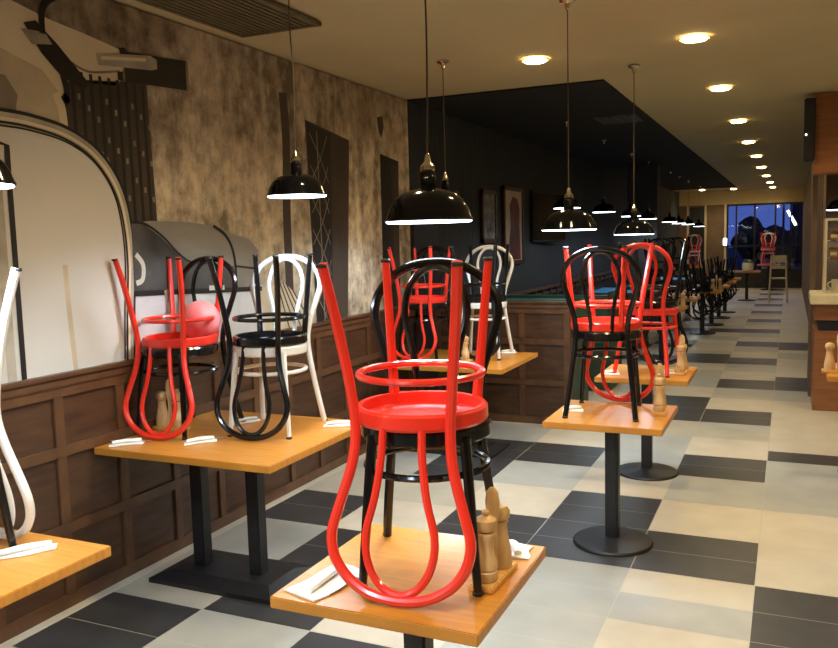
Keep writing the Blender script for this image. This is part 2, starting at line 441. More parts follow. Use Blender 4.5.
# pipe, doorways, lattice
strip([(5.03, 2.86), (5.05, 2.5), (5.02, 2.0), (5.02, 1.19)], .10, 3, 1)
poly([(5.31, 2.71), (5.98, 2.62), (5.86, 1.19), (5.37, 1.19)], 3, 1)
poly([(5.33, 2.69), (5.68, 2.65), (5.62, 1.19), (5.38, 1.19)], 2, 2)
for i in range(7):
    z = 2.62 - i * .24
    strip([(5.36, z), (5.50, z - .17), (5.62, z - .36)], .008, 8, 3); strip([(5.36, z - .36), (5.50, z - .2), (5.62, z)], .008, 8, 3)
strip([(5.47, 2.64), (5.49, 1.19)], .012, 8, 3, 0)
poly([(5.70, 2.60), (5.96, 2.57), (5.85, 1.19), (5.66, 1.19)], 3, 2)
poly([(6.53, 2.56), (6.90, 2.52), (6.86, 1.19), (6.52, 1.19)], 2, 1)
poly([(6.74, 2.50), (6.88, 2.47), (6.85, 1.19), (6.76, 1.19)], 3, 2)
poly([(6.49, 2.87), (6.60, 2.89), (6.62, 2.80), (6.57, 2.70), (6.52, 2.74)], 3, 1)
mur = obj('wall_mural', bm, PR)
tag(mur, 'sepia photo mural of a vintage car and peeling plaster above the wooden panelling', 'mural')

# ------------------------------------------------------------------ ceiling fittings
WARM = (1.0, .80, .46); COOL = (.70, .86, 1.0)
def spot(name, loc, col, power, angle=150, blend=.6, r=.05):
    l = bpy.data.lights.new(name, 'SPOT'); l.color = col; l.energy = power; l.spot_size = R(angle); l.spot_blend = blend; l.shadow_soft_size = r
    o = bpy.data.objects.new(name, l); COL.objects.link(o); o.location = loc; return o

dl = thing('ceiling_downlight', 'x', 'downlight', group='warm recessed downlights along the corridor')
bm = BM(); lathe(bm, [(.080, 0), (.100, -.006), (.104, 0), (.080, .0)], 20, cap=False); obj('trim_ring', bm, M['dring'], dl)
bm = BM(); lathe(bm, [(.080, .002), (.078, -.014), (.04, -.020), (.004, -.022)], 20); obj('lens', bm, M['dlens'], dl)
DL = [(-.60, 3.5, 'behind'), (-.61, 5.95, 'nearest of the row over the corridor'), (-.60, 8.1, 'second from the front of the row over the corridor'), (-.58, 10.6, 'third from the front of the corridor row'),
      (-.58, 13.15, 'fourth from the front of the corridor row'), (-.56, 15.7, 'fifth from the front of the corridor row'), (-.56, 18.5, 'sixth from the front of the corridor row'), (-.54, 21.4, 'seventh from the front of the corridor row'),
      (-.52, 24.4, 'second from the far end of the corridor row'), (-.5, 27.2, 'farthest of the corridor row, by the window bulkhead'), (-1.744, 6.05, 'set apart over the tables, before the black ceiling'),
      (-2.5, 26.9, 'left of the pair beyond the black ceiling'), (-1.6, 27.1, 'right of the pair beyond the black ceiling')]
for x, y, w in DL:
    if y < 4: continue
    place(dl, (x, y, ZC), 0, 'warm round ceiling downlight, ' + w)
for x, y in [(-1.75, 3.4), (-1.75, .8), (-.6, 3.5), (-.6, .9), (.9, 5.9), (.9, 3.4), (.9, .9), (-.61, 5.95), (-1.744, 6.05), (-.6, 8.1), (-.58, 10.6), (-.58, 13.15), (-.56, 15.7), (-.56, 18.5), (-.54, 21.4), (-.52, 24.4), (-.5, 27.2), (-2.5, 26.9), (-1.6, 27.1), (1.2, 8.2)]:  # first two are unseen and lack fixtures, added to brighten the mural wall
    spot('downlight_and_fill_beam', (x, y, ZC - .03), WARM, 58 if y < 12 else 34, 150, .8)

# air grille and diffuser
g = thing('ceiling_grille', 'large dark olive return air grille in the ceiling beside the mural wall', 'ceiling grille', (-2.845, 2.9, ZC - .012))
bm = BM()
for x in (-.27, .27): box(bm, (x, 0, 0), (.03, 2.9, .022))
for y in (-1.44, 1.44): box(bm, (0, y, 0), (.57, .03, .022))
obj('grille_frame', bm, M['grille'], g)
bm = BM()
for i in range(13): box(bm, (-.24 + i * .04, 0, .002), (.026, 2.86, .012))
obj('slats', bm, M['grille'], g)
g = thing('ceiling_diffuser', 'grey square air diffuser in the black painted ceiling', 'air diffuser', (-1.78, 9.5, ZC - .012))
bm = BM(); box(bm, (0, 0, 0), (.46, .62, .014), .004); obj('diffuser_frame', bm, M['grey_col'], g)
bm = BM()
for i in range(4): box(bm, (-.15 + i * .1, 0, -.010), (.04, .5, .010))
obj('louvres', bm, M['grey_col'], g)

# pendant lamps
def pendant_proto():
    t = thing('pendant_lamp', 'x', 'pendant lamp')
    prof = [(.158, 0), (.160, .005), (.154, .016), (.145, .042), (.128, .072), (.100, .095), (.065, .108), (.038, .113), (.030, .118), (.028, .168), (.024, .174), (.010, .176)]
    bm = BM(); lathe(bm, prof, 36, cap=False)
    sh = obj('lamp_shade', bm, M['shade'], t)
    bm = BM(); lathe(bm, [(r - .004, z - .001) for r, z in prof[2:8]], 36, cap=False); obj('lining', bm, M['shade_in'], sh)
    bm = BM(); lathe(bm, [(.02, .010), (.13, .008), (.149, .004), (.154, -.002), (.150, -.006), (.10, -.007), (.01, -.007)], 36); obj('diffuser', bm, M['lens'], t)
    bm = BM(); lathe(bm, [(.020, .172), (.027, .180), (.026, .194), (.014, .208), (.010, .230), (.006, .236), (.004, .236)], 16); obj('lamp_holder', bm, M['chrome'], t)
    return t
PL = [(-1.175, 2.70, 1.865, 'nearest hanging lamp, black dome over the red chair table in front', ''),
      (-2.36, 3.70, 2.045, 'black dome hanging lamp over the long table by the mural', ''),
      (-1.149, 4.64, 1.835, 'black dome hanging lamp over the table with black and red chairs near the aisle', ''),
      (-1.13, 6.67, 1.80, 'black dome hanging lamp over the table behind, with its red upright chair', ''),
      (-2.30, 1.72, 2.0, 'black dome hanging lamp cut off by the left picture edge', ''),
      (-2.36, 5.75, 2.06, 'black dome hanging lamp hidden behind the nearest one, on a thin cord', ''),
      (-2.36, 9.44, 2.12, 'pool room hanging lamp showing behind the aisle table lamp', 'p'), (-2.36, 11.52, 2.115, 'pool room hanging lamp showing alone against the black wall', 'p'),
      (-2.36, 13.66, 2.09, 'pool room hanging lamp before the grey pillar, left of two', 'p'), (-2.36, 15.42, 2.07, 'pool room hanging lamp just right of the grey pillar', 'p'),
      (-2.36, 18.4, 2.04, 'pool room hanging lamp, first of the far cluster over the black chairs', 'p'), (-2.36, 20.0, 2.02, 'pool room hanging lamp, second of the far cluster over the black chairs', 'p'),
      (-2.36, 21.9, 2.01, 'pool room hanging lamp, third of the far cluster over the black chairs', 'p'), (-2.36, 24.6, 1.97, 'pool room hanging lamp, farthest of the cluster before the pale trim', 'p')]
PROTO = pendant_proto()
for i, (x, y, z, lb, gk) in enumerate(PL):
    t = place(PROTO, (x, y, z), 0, lb, 'black dome pendants in the pool room' if gk else 'black dome pendants over the dining tables')
    bm = BM()
    L = ZC - z
    bow = .008 if i < 2 else 0; top = -.035 if i == 0 else 0
    tube(bm, catmull([Vector((0, 0, .23)), Vector((bow, 0, .22 + (L - .22) * .45)), Vector((-bow * .5, 0, .22 + (L - .22) * .75)), Vector((top, 0, L - .01))], 6), .0036, 6)
    obj('cord', bm, M['cord'], t)
    bm = BM(); lathe(bm, [(.006, L - .055), (.012, L - .05), (.016, L - .02), (.045, L - .006), (.047, L - .001)], 18, (top, 0, 0)); obj('ceiling_rose', bm, M['chrome'], t)
    spot('pendant_beam', (x, y, z - .02), COOL, (52 if not gk else 15), 168, .5, .10)
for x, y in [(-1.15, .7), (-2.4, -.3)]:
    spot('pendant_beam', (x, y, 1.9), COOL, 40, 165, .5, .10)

# ------------------------------------------------------------------ chairs
S = .485; HT = .969
def chair_proto(key, inverted):
    nm = {'red': 'red', 'black': 'black', 'white': 'white'}[key]
    t = thing('cafe_chair', 'x', 'chair')
    m = M[key]
    parts = {}
    # outer hoop running down into the rear legs
    half = [(.195, -.262, 0), (.176, -.222, .16), (.152, -.190, .36), (.143, -.183, S), (.152, -.196, .58), (.184, -.216, .69), (.208, -.230, .775), (.201, -.241, .835), (.178, -.247, .877), (.141, -.252, .913), (.080, -.257, .943)]
    pts = half + [(0, -.259, HT - .016)] + [(-x, y, z) for x, y, z in half[::-1]]
    bm = BM(); tube(bm, catmull(pts, 4), .0155, 10); hoop = ('back_frame', bm, m)
    ih = [(.058, -.180, S - .025), (.062, -.196, .56), (.078, -.214, .67), (.102, -.227, .765), (.101, -.237, .83), (.081, -.245, .886), (.044, -.250, .926)]
    pts = ih + [(0, -.2525, .939)] + [(-x, y, z) for x, y, z in ih[::-1]]
    bm = BM(); tube(bm, catmull(pts, 4), .0120, 8); inner = ('inner_hoop', bm, m)
    bm = BM(); lathe(bm, [(.001, S - .012), (.168, S - .012), (.178, S - .018), (.181, S - .050), (.194, S - .052), (.202, S - .044), (.203, S - .010), (.197, S - .001), (.185, S), (.12, S - .002), (.001, S - .003)], 40, cap=False)
    seat = ('seat', bm, m)
    bm = BM(); tube(bm, [Vector((.188 * math.cos(a), .188 * math.sin(a) - .003, .341)) for a in [2 * PI * k / 40 for k in range(40)]], .0112, 8, closed=True)
    ring = ('stretcher_ring', bm, m)
    fl = []
    for s in (1, -1):
        bm = BM(); tube(bm, catmull([Vector((s * .138, .138, S - .03)), Vector((s * .150, .155, .30)), Vector((s * .172, .182, .012))], 5), lambda q: .0175 - .0045 * q, 10)
        fl.append(('leg', bm, m))
    caps = []
    for x, y in ((.172, .182), (-.172, .182), (.1955, -.263), (-.1955, -.263)):
        bm = BM(); lathe(bm, [(.013, 0), (.0162, .003), (.0162, .010), (.013, .012)], 12, (x, y, 0)); caps.append(bm)
    def fin(n, bm, mm, par):
        if inverted:
            for v in bm.verts: v.co = Vector((-v.co.x, v.co.y, HT - v.co.z))
        return obj(n, bm, mm, par)
    h = fin(*hoop, t); fin(*inner, t); fin(*seat, t); fin(*ring, t)
    for i, q in enumerate(fl):
        o = fin(*q, t); fin('foot_cap', caps[i], M['foot'], o)
    for i in (2, 3): fin('foot_cap', caps[i], M['foot'], h)
    return t
CH = {(k, i): chair_proto(k, i) for k in ('red', 'black', 'white') for i in (False, True)}
GU = 'upturned chairs on chair seats'; GL = 'chairs standing on the tables'
TZ = .77
def stack(x, y, lo, up, a_lo, a_up, lab_lo, lab_up, dx=0, dy=0, g=None):
    """a_*: direction in degrees in which the chair's back points"""
    place(CH[(lo, False)], (x, y, TZ), R(a_lo + 90), lab_lo, g or GL)
    place(CH[(up, True)], (x + dx, y + dy, TZ + 2 * S - HT), R(a_up + 90), lab_up, g or GU)
stack(-1.016, 2.275, 'black', 'red', 104, -84, 'upright black cafe chair standing on the nearest square table, under a red one', 'upturned red cafe chair nearest the camera, on the front table', .0, -.03)
stack(-.97, 4.78, 'black', 'red', -86, 82, 'upright black cafe chair on the nearer aisle table, its hoop facing us', 'upturned red cafe chair on the black one of the aisle table, loop hanging behind')
stack(-.945, 6.30, 'red', 'black', -97, 82, 'upright red cafe chair on the second aisle table, its hoop facing us', 'upturned black cafe chair on the red one of the second aisle table')
stack(-3.085, 3.58, 'black', 'red', 86, -84, 'upright black cafe chair on the long table, beside the mural wall', 'upturned red cafe chair on the long table, holding a pink ball')
stack(-2.59, 3.73, 'white', 'black', 99, -84, 'upright white cafe chair on the long table near its aisle end', 'upturned black cafe chair on the white one of the long table')
stack(-2.58, 1.71, 'black', 'white', -86, 84, 'upright black cafe chair on the table cut off at the left', 'upturned white cafe chair on the table cut off at the left')
stack(-2.90, 6.52, 'black', 'red', 92, -92, 'upright black cafe chair under the red one on the corner table by the low partition', 'upturned red cafe chair on the corner table by the low partition')
stack(-2.41, 6.68, 'white', 'black', 96, -88, 'upright cream white cafe chair on the corner table before the partition', 'upturned black cafe chair on the cream white one of the corner table')

# pink ball in the upturned red seat
bm = BM(); bmesh.ops.create_uvsphere(bm, u_segments=28, v_segments=18, radius=.112)
for f in bm.faces: f.smooth = True
zz = TZ + 2 * S - HT + (HT - S + .012)
ball = obj('rubber_ball', bm, M['ball'], None, (-3.02, 3.68, zz + .112))
tag(ball, 'pink ball lying in the upturned red chair seat on the long table', 'ball')

# ------------------------------------------------------------------ tables
def table_proto(w, d, kind_):
    t = thing('cafe_table', 'x', 'table')
    bm = BM(); box(bm, (0, 0, TZ - .018), (w, d, .036), .003); obj('tabletop', bm, M['top'], t)
    if kind_ == 'round':
        bm = BM(); lathe(bm, [(.228, 0), (.230, .008), (.224, .018), (.10, .034), (.06, .040), (.02, .042)], 40); obj('base_plate', bm, M['iron'], t)
        bm = BM(); box(bm, (0, 0, .375), (.076, .076, .71), .008); obj('pedestal', bm, M['iron'], t)
        bm = BM(); box(bm, (0, 0, TZ - .044), (.30, .30, .014), .003); obj('top_plate', bm, M['iron'], t)
    else:
        bm = BM()
        v0 = box(bm, (0, -.10, .012), (.78, .46, .024))
        tp = box(bm, (0, -.10, .036), (.78, .46, .024))
        for v in tp:
            if v.co.z > .036: v.co.x *= .80; v.co.y = -.10 + (v.co.y + .10) * .55
        obj('base_plate', bm, M['iron'], t)
        for s in (-1, 1):
            bm = BM(); box(bm, (s * .185 - .02, -.10, .385), (.076, .076, .70), .006); obj('pedestal', bm, M['iron'], t)
        bm = BM(); box(bm, (0, -.06, TZ - .044), (.80, .34, .014), .003); obj('top_plate', bm, M['iron'], t)
    return t
TR = table_proto(.65, .66, 'round'); TDd = table_proto(1.09, 1.0, 'dual')
GT = 'square wooden cafe tables on black bases'
place(TR, (-1.048, 2.245, 0), 0, 'nearest square wooden cafe table, carrying the black and red chairs in front', GT)
place(TR, (-.918, 4.705, 0), 0, 'square wooden cafe table by the aisle on a round black base', GT)
place(TR, (-.955, 6.22, 0), 0, 'second square wooden aisle table, under the upright red chair', GT)
place(TDd, (-2.727, 3.59, 0), 0, 'long wooden table with two black posts against the mural wall', GT)
place(TDd, (-2.675, 1.56, 0), 0, 'wooden table cut off at the left edge, under the upturned white chair', GT)
place(TDd, (-2.575, 6.53, 0), 0, 'wooden corner table before the low partition, under red and cream white chairs', GT)
place(TR, (.585, 6.68, 0), 0, 'square wooden table at the right edge before the counter', GT)

# ------------------------------------------------------------------ mills, trays, napkins
def mill_proto(seg=18):
    t = thing('pepper_mill', 'x', 'pepper mill')
    bm = BM(); lathe(bm, [(.020, 0), (.0225, .004), (.0225, .022), (.0195, .026), (.0225, .030), (.0225, .046), (.0180, .056), (.0155, .080), (.0165, .098), (.021, .108), (.0205, .114), (.012, .117)], seg); obj('mill_body', bm, M['mill'], t)
    bm = BM(); lathe(bm, [(.012, .117), (.019, .121), (.0235, .132), (.022, .146), (.012, .154), (.005, .156)], seg); hd = obj('mill_head', bm, M['mill'], t)
    bm = BM(); lathe(bm, [(.004, .155), (.008, .159), (.008, .165), (.003, .169)], 10); obj('knob', bm, M['mill'], hd)
    return t
def shaker_proto():
    t = thing('salt_mill', 'x', 'salt mill')
    bm = BM(); lathe(bm, [(.024, 0), (.0255, .006), (.024, .04), (.0165, .085), (.0155, .108), (.019, .114)], 18); obj('mill_body', bm, M['mill'], t)
    bm = BM(); lathe(bm, [(.015, .115), (.0215, .124), (.0225, .138), (.016, .150), (.004, .154)], 18); obj('mill_head', bm, M['mill'], t)
    return t
def tray_proto():
    t = thing('condiment_tray', 'x', 'condiment tray')
    bm = BM(); box(bm, (0, 0, .008), (.062, .17, .016), .003); obj('tray_base', bm, M['tray'], t)
    bm = BM()
    pts = [Vector((0, 0, .014)), Vector((0, 0, .06)), Vector((0, 0, .13)), Vector((0, 0, .165)), Vector((0, 0, .19)), Vector((0, 0, .214)), Vector((0, 0, .225))]
    rr = [.009, .009, .010, .016, .0185, .015, .006]
    tube(bm, pts, lambda q: rr[min(6, int(round(q * 6)))], 14)
    for v in bm.verts: v.co.y *= .62
    obj('handle', bm, M['mill'], t)
    return t
PM, SM, TRY = mill_proto(), shaker_proto(), tray_proto()
for p_ in (PM, SM, TRY):
    for c_ in [q for q in p_.children] + [g for q in p_.children for g in q.children]:
        for v_ in c_.data.vertices: v_.co *= 1.27; v_.co.x *= (1 if p_ is TRY else 1.15); v_.co.y *= (1 if p_ is TRY else 1.15)
def condiments(x, y, rz, where):
    z = TZ
    place(TRY, (x, y, z), rz, 'small wooden condiment tray with upright handle ' + where, 'wooden condiment trays')
    c, s = math.cos(rz), math.sin(rz)
    def w(a, b): return (x + a * c - b * s, y + a * s + b * c, z + .0203)
    place(PM, w(0, -.057), .3, 'turned wooden pepper mill on the tray ' + where, 'wooden mills')
    place(SM, w(0, .057), .8, 'smooth wooden salt mill on the tray ' + where, 'wooden mills')
condiments(-.80, 2.265, R(-2), 'on the nearest table, beside the front chairs')
condiments(-.67, 4.82, R(6), 'on the aisle table with the round base')
condiments(-.71, 6.24, 0, 'on the second aisle table')
condiments(-3.17, 3.56, R(90), 'at the wall end of the long table')
condiments(-2.52, 6.36, R(90), 'on the corner table before the partition')
condiments(.335, 6.55, R(90), 'on the table before the counter')

def napkin(x, y, rz, label, lx=.17, ly=.055, cut=False, seed=0):
    rnd = random.Random(seed)
    t = thing('paper_napkin', label, 'napkin', (x, y, TZ), R(rz), 'white napkins laid on the tables')
    bm = BM()
    n, mrows = 9, 5
    def layer(z0, sx, sy, amp, skew):
        gr = []
        for i in range(n):
            row = []
            for j in range(mrows):
                u = i / (n - 1) - .5; v = j / (mrows - 1) - .5
                row.append(bm.verts.new((u * sx + v * skew, v * sy + .006 * math.sin(u * 7 + seed), z0 + amp * (rnd.random() * .6 + .4 * math.cos(v * 5)) * (1 - abs(v)))))
            gr.append(row)
        lo = [[bm.verts.new((p.co.x, p.co.y, .001 + (z0 - .004) * .5)) for p in row] for row in gr]
        for i in range(n - 1):
            for j in range(mrows - 1):
                bm.faces.new((gr[i][j], gr[i + 1][j], gr[i + 1][j + 1], gr[i][j + 1])); bm.faces.new((lo[i][j], lo[i][j + 1], lo[i + 1][j + 1], lo[i + 1][j]))
        edge = [(i, 0) for i in range(n)] + [(n - 1, j) for j in range(1, mrows)] + [(i, mrows - 1) for i in range(n - 2, -1, -1)] + [(0, j) for j in range(mrows - 2, 0, -1)]
        for (a, b_), (c, d) in zip(edge, edge[1:] + edge[:1]):
            bm.faces.new((gr[a][b_], lo[a][b_], lo[c][d], gr[c][d]))
    layer(.006, lx, ly, .006, .01)
    obj('folded_paper', bm, M['napkin'], t)
    bm = BM()
    tube(bm, catmull([Vector((-lx * .42, -ly * .1, .018)), Vector((0, 0, .022)), Vector((lx * .42, ly * .15, .017))], 5), lambda q: .011 - .004 * abs(q - .5), 8)
    for v in bm.verts: v.co.y *= 1.4
    obj('rolled_fold', bm, M['napkin'], t)
    if cut:
        bm = BM(); box(bm, (lx * .5 + .012, .002, .012), (.05, .012, .003), .001); obj('cutlery_tip', bm, M['steel'], t)
    return t
napkin(-3.15, 3.20, 40, 'white folded napkin at the wall corner of the long table', cut=True, seed=1)
napkin(-2.80, 3.36, 50, 'white folded napkin at the front edge of the long table', cut=True, seed=2)
napkin(-2.86, 3.84, 60, 'white folded napkin under the upturned black chair on the long table', seed=3)
napkin(-2.29, 3.93, 30, 'white folded napkin at the aisle end of the long table', cut=True, seed=4)
napkin(-2.36, 1.90, 52, 'white folded napkin on the table cut off at the left', lx=.2, seed=5)
napkin(-1.262, 2.06, 78, 'wide white napkin with a knife under the red loop on the nearest table', lx=.24, ly=.13, seed=6)
bm = BM(); box(bm, (-1.195, 2.085, TZ + .006), (.014, .21, .004), .001, R(-8)); tag(obj('table_knife', bm, M['steel']), 'dark steel knife beside the wide napkin on the nearest table', 'knife')
napkin(-.80, 2.49, 100, 'white napkin behind the mills on the nearest table', lx=.11, ly=.09, seed=7)
napkin(-1.15, 4.71, 20, 'white napkin at the left of the aisle table with the round base', lx=.12, ly=.08, seed=8)
napkin(-1.19, 6.06, 20, 'white napkin at the left of the second aisle table', lx=.12, ly=.08, seed=9)
napkin(-.80, 6.20, 20, 'white napkin by the red chair leg on the second aisle table', lx=.10, ly=.07, seed=10)
napkin(-2.28, 6.95, 20, 'white napkin on the corner table before the partition', lx=.14, ly=.08, seed=11)

# ------------------------------------------------------------------ pool room
def booth(name, y, h, label, dx=0):
    t = thing(name, label, 'booth bench', (-2.55 + dx, y, 0))
    bm = BM(); box(bm, (0, .0, .22), (1.30, .62, .44), .01); obj('bench_base', bm, M['felt_dark'], t)
    bm = BM(); box(bm, (0, -.02, .49), (1.28, .56, .10), .03); obj('seat_cushion', bm, M['felt'], t)
    bm = BM(); box(bm, (0, -.25, .55 + (h - .55) / 2 + .0), (1.30, .14, h - .50), .025); obj('back_cushion', bm, M['felt'], t)
    bm = BM(); box(bm, (.66, 0, .58), (.04, .66, 1.14), .006); obj('end_panel', bm, M['felt_dark'], t)
    return t
booth('booth_bench', 8.0, 1.17, 'green upholstered booth bench right behind the low partition')
booth('booth_bench', 9.75, 1.08, 'second green booth bench, farther behind the low partition', .02)
def pool(x, y, label):
    t = thing('pool_table', label, 'pool table', (x, y, 0), 0, 'blue pool tables')
    bm = BM()
    for s in (-1, 1):
        box(bm, (s * .60, 0, .82), (.12, 2.1, .09), .012); box(bm, (0, s * 1.03, .82), (1.3, .12, .09), .012)
    box(bm, (0, 0, .70), (1.18, 2.0, .16))
    obj('rails', bm, M['wains'], t)
    bm = BM(); box(bm, (0, 0, .80), (1.09, 1.95, .05)); obj('playing_surface', bm, M['blue_felt'], t)
    for sx in (-1, 1):
        for sy in (-1, 1):
            bm = BM(); lathe(bm, [(.05, 0), (.06, .05), (.045, .3), (.07, .62)], 12, (sx * .5, sy * .85, 0)); obj('leg', bm, M['wains'], t)
pool(-2.6, 14.3, 'nearer blue topped pool table beyond the booths')
pool(-2.55, 18.2, 'farther blue topped pool table before the far wall')
# cue rail along the black wall
bm = BM(); box(bm, (XL + .045, 13.3, 1.06), (.07, 11.0, .05), .006); box(bm, (XL + .03, 13.3, .97), (.03, 11.0, .05))
for i in range(28): box(bm, (XL + .04, 7.95 + i * .4, .98), (.05, .05, .10))
tag(obj('cue_rail', bm, M['wains_f']), 'notched dark wooden rail running along the black pool room wall', 'rail')
# pictures and television
def frame(name, y0, y1, z0, z1, label, cat, fm, inner):
    t = thing(name, label, cat, (XL + .02, (y0 + y1) / 2, z0)); w = y1 - y0; h = z1 - z0
    bm = BM()
    for s in (-1, 1): box(bm, (.014, s * (w / 2 - .025), h / 2), (.03, .05, h), .004)
    for z in (.025, h - .025): box(bm, (.014, 0, z), (.03, w, .05), .004)
    obj('picture_frame', bm, fm, t)
    inner(t, w, h); return t
def ia(t, w, h):
    bm = BM(); box(bm, (.008, 0, h / 2), (.012, w - .06, h - .06)); o = obj('poster', bm, M['pic_a'], t)
def ib(t, w, h):
    bm = BM(); box(bm, (.008, 0, h / 2), (.012, w - .06, h - .06))
    f = bm.faces.new([bm.verts.new((.0155, (u - .5) * w, v * h)) for u, v in ((.25, .06), (.85, .06), (.80, .5), (.82, .72), (.70, .86), (.45, .88), (.30, .76), (.34, .5), (.26, .3))]); f.material_index = 1
    obj('poster', bm, [M['pic_paper'], M['pic_dark']], t)
frame('framed_picture', 9.05, 9.56, 1.74, 2.36, 'small dark framed grey picture on the black wall, nearest the mural', 'picture', M['pic_frame'], ia)
frame('framed_picture', 9.85, 10.66, 1.45, 2.44, 'tall wood framed poster with a dark red figure on the black wall', 'picture', M['pic_frame'], ib)
tv = thing('wall_television', 'flat black television on the pool room wall right of the framed poster', 'television', (XL + .1, 11.7, 1.74), R(-6))
bm = BM(); box(bm, (0, 0, .34), (.05, 1.28, .72), .008); obj('casing', bm, M['frame_dark'], tv)
bm = BM(); box(bm, (.026, 0, .34), (.006, 1.22, .66)); obj('screen', bm, M['screen'], tv)
bm = BM(); box(bm, (-.055, 0, .34), (.07, .3, .3)); obj('wall_bracket', bm, M['iron'], tv)
# black doorway panel next to the mural end
bm = BM(); box(bm, (XL + .02, 7.42, 1.25), (.05, .60, 2.0)); struct('door_2', bm, M['frame_dark'])
# grey pillar
bm = BM(); box(bm, (-2.56, 16.25, ZC / 2), (.55, .5, ZC - .02), .008); struct('wall_pillar', bm, M['grey_col'])

# ------------------------------------------------------------------ far tables with stacked black chairs
far = [(-1.62, 11.85), (-1.62, 13.6), (-1.40, 15.35), (-1.36, 16.8), (-1.33, 18.2), (-1.30, 19.5)]
ordn = ['first', 'second', 'third', 'fourth', 'fifth', 'last']
GF = 'black chairs on the far tables'
for i, (x, y) in enumerate(far):
    place(TR, (x, y, 0), 0, '%s far table of the row of black chairs beyond the aisle tables' % ordn[i], GT)
    if i < 2:
        stack(x - .02, y, 'black', 'black', 100, -85, 'upright black chair of the %s far table' % ordn[i], 'upturned black chair of the %s far table' % ordn[i], g=GF)
    else:
        place(CH[('black', True)], (x, y - .206, TZ + S - HT), R(-90 + 90), 'upturned black chair on the near edge of the %s far table' % ordn[i], GF)
        place(CH[('black', True)], (x, y + .206, TZ + S - HT), R(90 + 90), 'upturned black chair on the far edge of the %s far table' % ordn[i], GF)
    if i in (0, 2): condiments(x + .25, y - .22, R(90), 'on the %s far table' % ordn[i])
    if i in (0, 1, 3): napkin(x + .26, y - .12, 30, 'white napkin on the %s far table' % ordn[i], lx=.10, ly=.07, seed=20 + i)
# extra chair pair with red and white, farther back
place(TR, (-2.66, 26.2, 0), 0, 'far table by the dark door, under red and white chairs', GT)
stack(-2.66, 26.2, 'white', 'red', 90, -90, 'upright white chair far away by the dark door', 'upturned red chair far away by the dark door')
place(TR, (-1.0, 22.95, 0), 0, 'far table before the window with the cream pot', GT)
place(TR, (-.58, 27.3, 0), 0, 'farthest table at the window, under a red and white chair pair', GT)
stack(-.60, 27.3, 'white', 'red', 90, -90, 'upright white chair on the farthest table at the window', 'upturned red chair on the farthest table at the window')
t = thing('cream_pot', 'pale cream pot with a dark lid on the far table before the window', 'pot', (-.98, 22.9, TZ))
bm = BM(); lathe(bm, [(.10, 0), (.13, .02), (.14, .18), (.125, .22)], 20); obj('pot_body', bm, M['pot'], t)
bm = BM(); lathe(bm, [(.128, .22), (.13, .24), (.08, .28), (.02, .30)], 20); obj('lid', bm, M['felt_dark'], t)
# high chair
t = thing('high_chair', 'pale wooden high chair standing in the corridor before the window', 'high chair', (-.245, 22.5, 0))
for sx in (-1, 1):
    for sy in (-1, 1):
        bm = BM(); tube(bm, [Vector((sx * .21, sy * .24, 0)), Vector((sx * .17, sy * .12, 1.16 if sy > 0 else 1.0))], .024, 8); obj('leg', bm, M['ladder'], t)
bm = BM(); box(bm, (0, 0, .60), (.38, .30, .035), .005); obj('seat', bm, M['ladder'], t)
bm = BM(); box(bm, (0, .13, 1.08), (.36, .03, .18), .006); box(bm, (0, .14, .86), (.36, .025, .06), .004); obj('backrest', bm, M['ladder'], t)
bm = BM(); box(bm, (0, -.14, .90), (.38, .05, .04), .005); obj('front_rail', bm, M['ladder'], t)
bm = BM(); box(bm, (0, -.20, .28), (.40, .05, .035), .005); obj('foot_rest', bm, M['ladder'], t)

# wall light at the far end
t = thing('wall_light', 'small bright white wall light on the far brown wall', 'wall light', (-1.88, YE - .1, 1.38))
bm = BM(); box(bm, (0, .02, .1), (.12, .04, .26), .005); obj('back_plate', bm, M['steel'], t)
bm = BM(); box(bm, (0, -.02, .1), (.10, .05, .22), .01); obj('diffuser', bm, M['wlight'], t)

# ------------------------------------------------------------------ counter on the right
t = thing('service_counter', 'reddish wood panelled service counter with a cream top at the right', 'counter', (.235, 8.95, 0))
bm = BM(); box(bm, (1.5, .36, .40), (3.0, .72, .80), .004); obj('front_panel', bm, M['counter'], t)
bm = BM(); box(bm, (1.52, .38, .85), (2.96, .68, .11)); obj('dark_recess', bm, M['frame_dark'], t)
bm = BM(); box(bm, (1.5, .36, .985), (3.0, .72, .16), .004); obj('apron', bm, M['counter'], t)
bm = BM(); box(bm, (1.49, .35, 1.11), (3.06, .80, .09), .008); obj('counter_top', bm, M['counter_top'], t)
bm = BM(); box(bm, (1.9, 9.12, 2.72), (3.4, .34, .76)); struct('wall_counter_bulkhead', bm, M['counter'])
bm = BM(); box(bm, (.235, 10.0, ZC / 2), (.05, .6, ZC)); struct('trim_4', bm, M['brown_wall'])
t = thing('wall_speaker', 'narrow black loudspeaker hung beside the wood bulkhead above the counter', 'loudspeaker', (.155, 8.98, 2.46))
bm = BM(); box(bm, (0, 0, .30), (.10, .16, .60), .01); obj('cabinet', bm, M['iron'], t)
bm = BM(); box(bm, (0, -.083, .30), (.085, .012, .56), .004); obj('speaker_grille', bm, M['frame_dark'], t)
bm = BM(); lathe(bm, [(.002, 0), (.008, 0), (.008, .01), (.002, .01)], 10); o = obj('indicator_light', bm, M['wlight'], t); o.location = (-.03, -.095, .25); o.rotation_euler = (R(90), 0, 0)
bm = BM(); box(bm, (.028, .02, .3), (.05, .05, .1)); obj('bracket', bm, M['iron'], t)
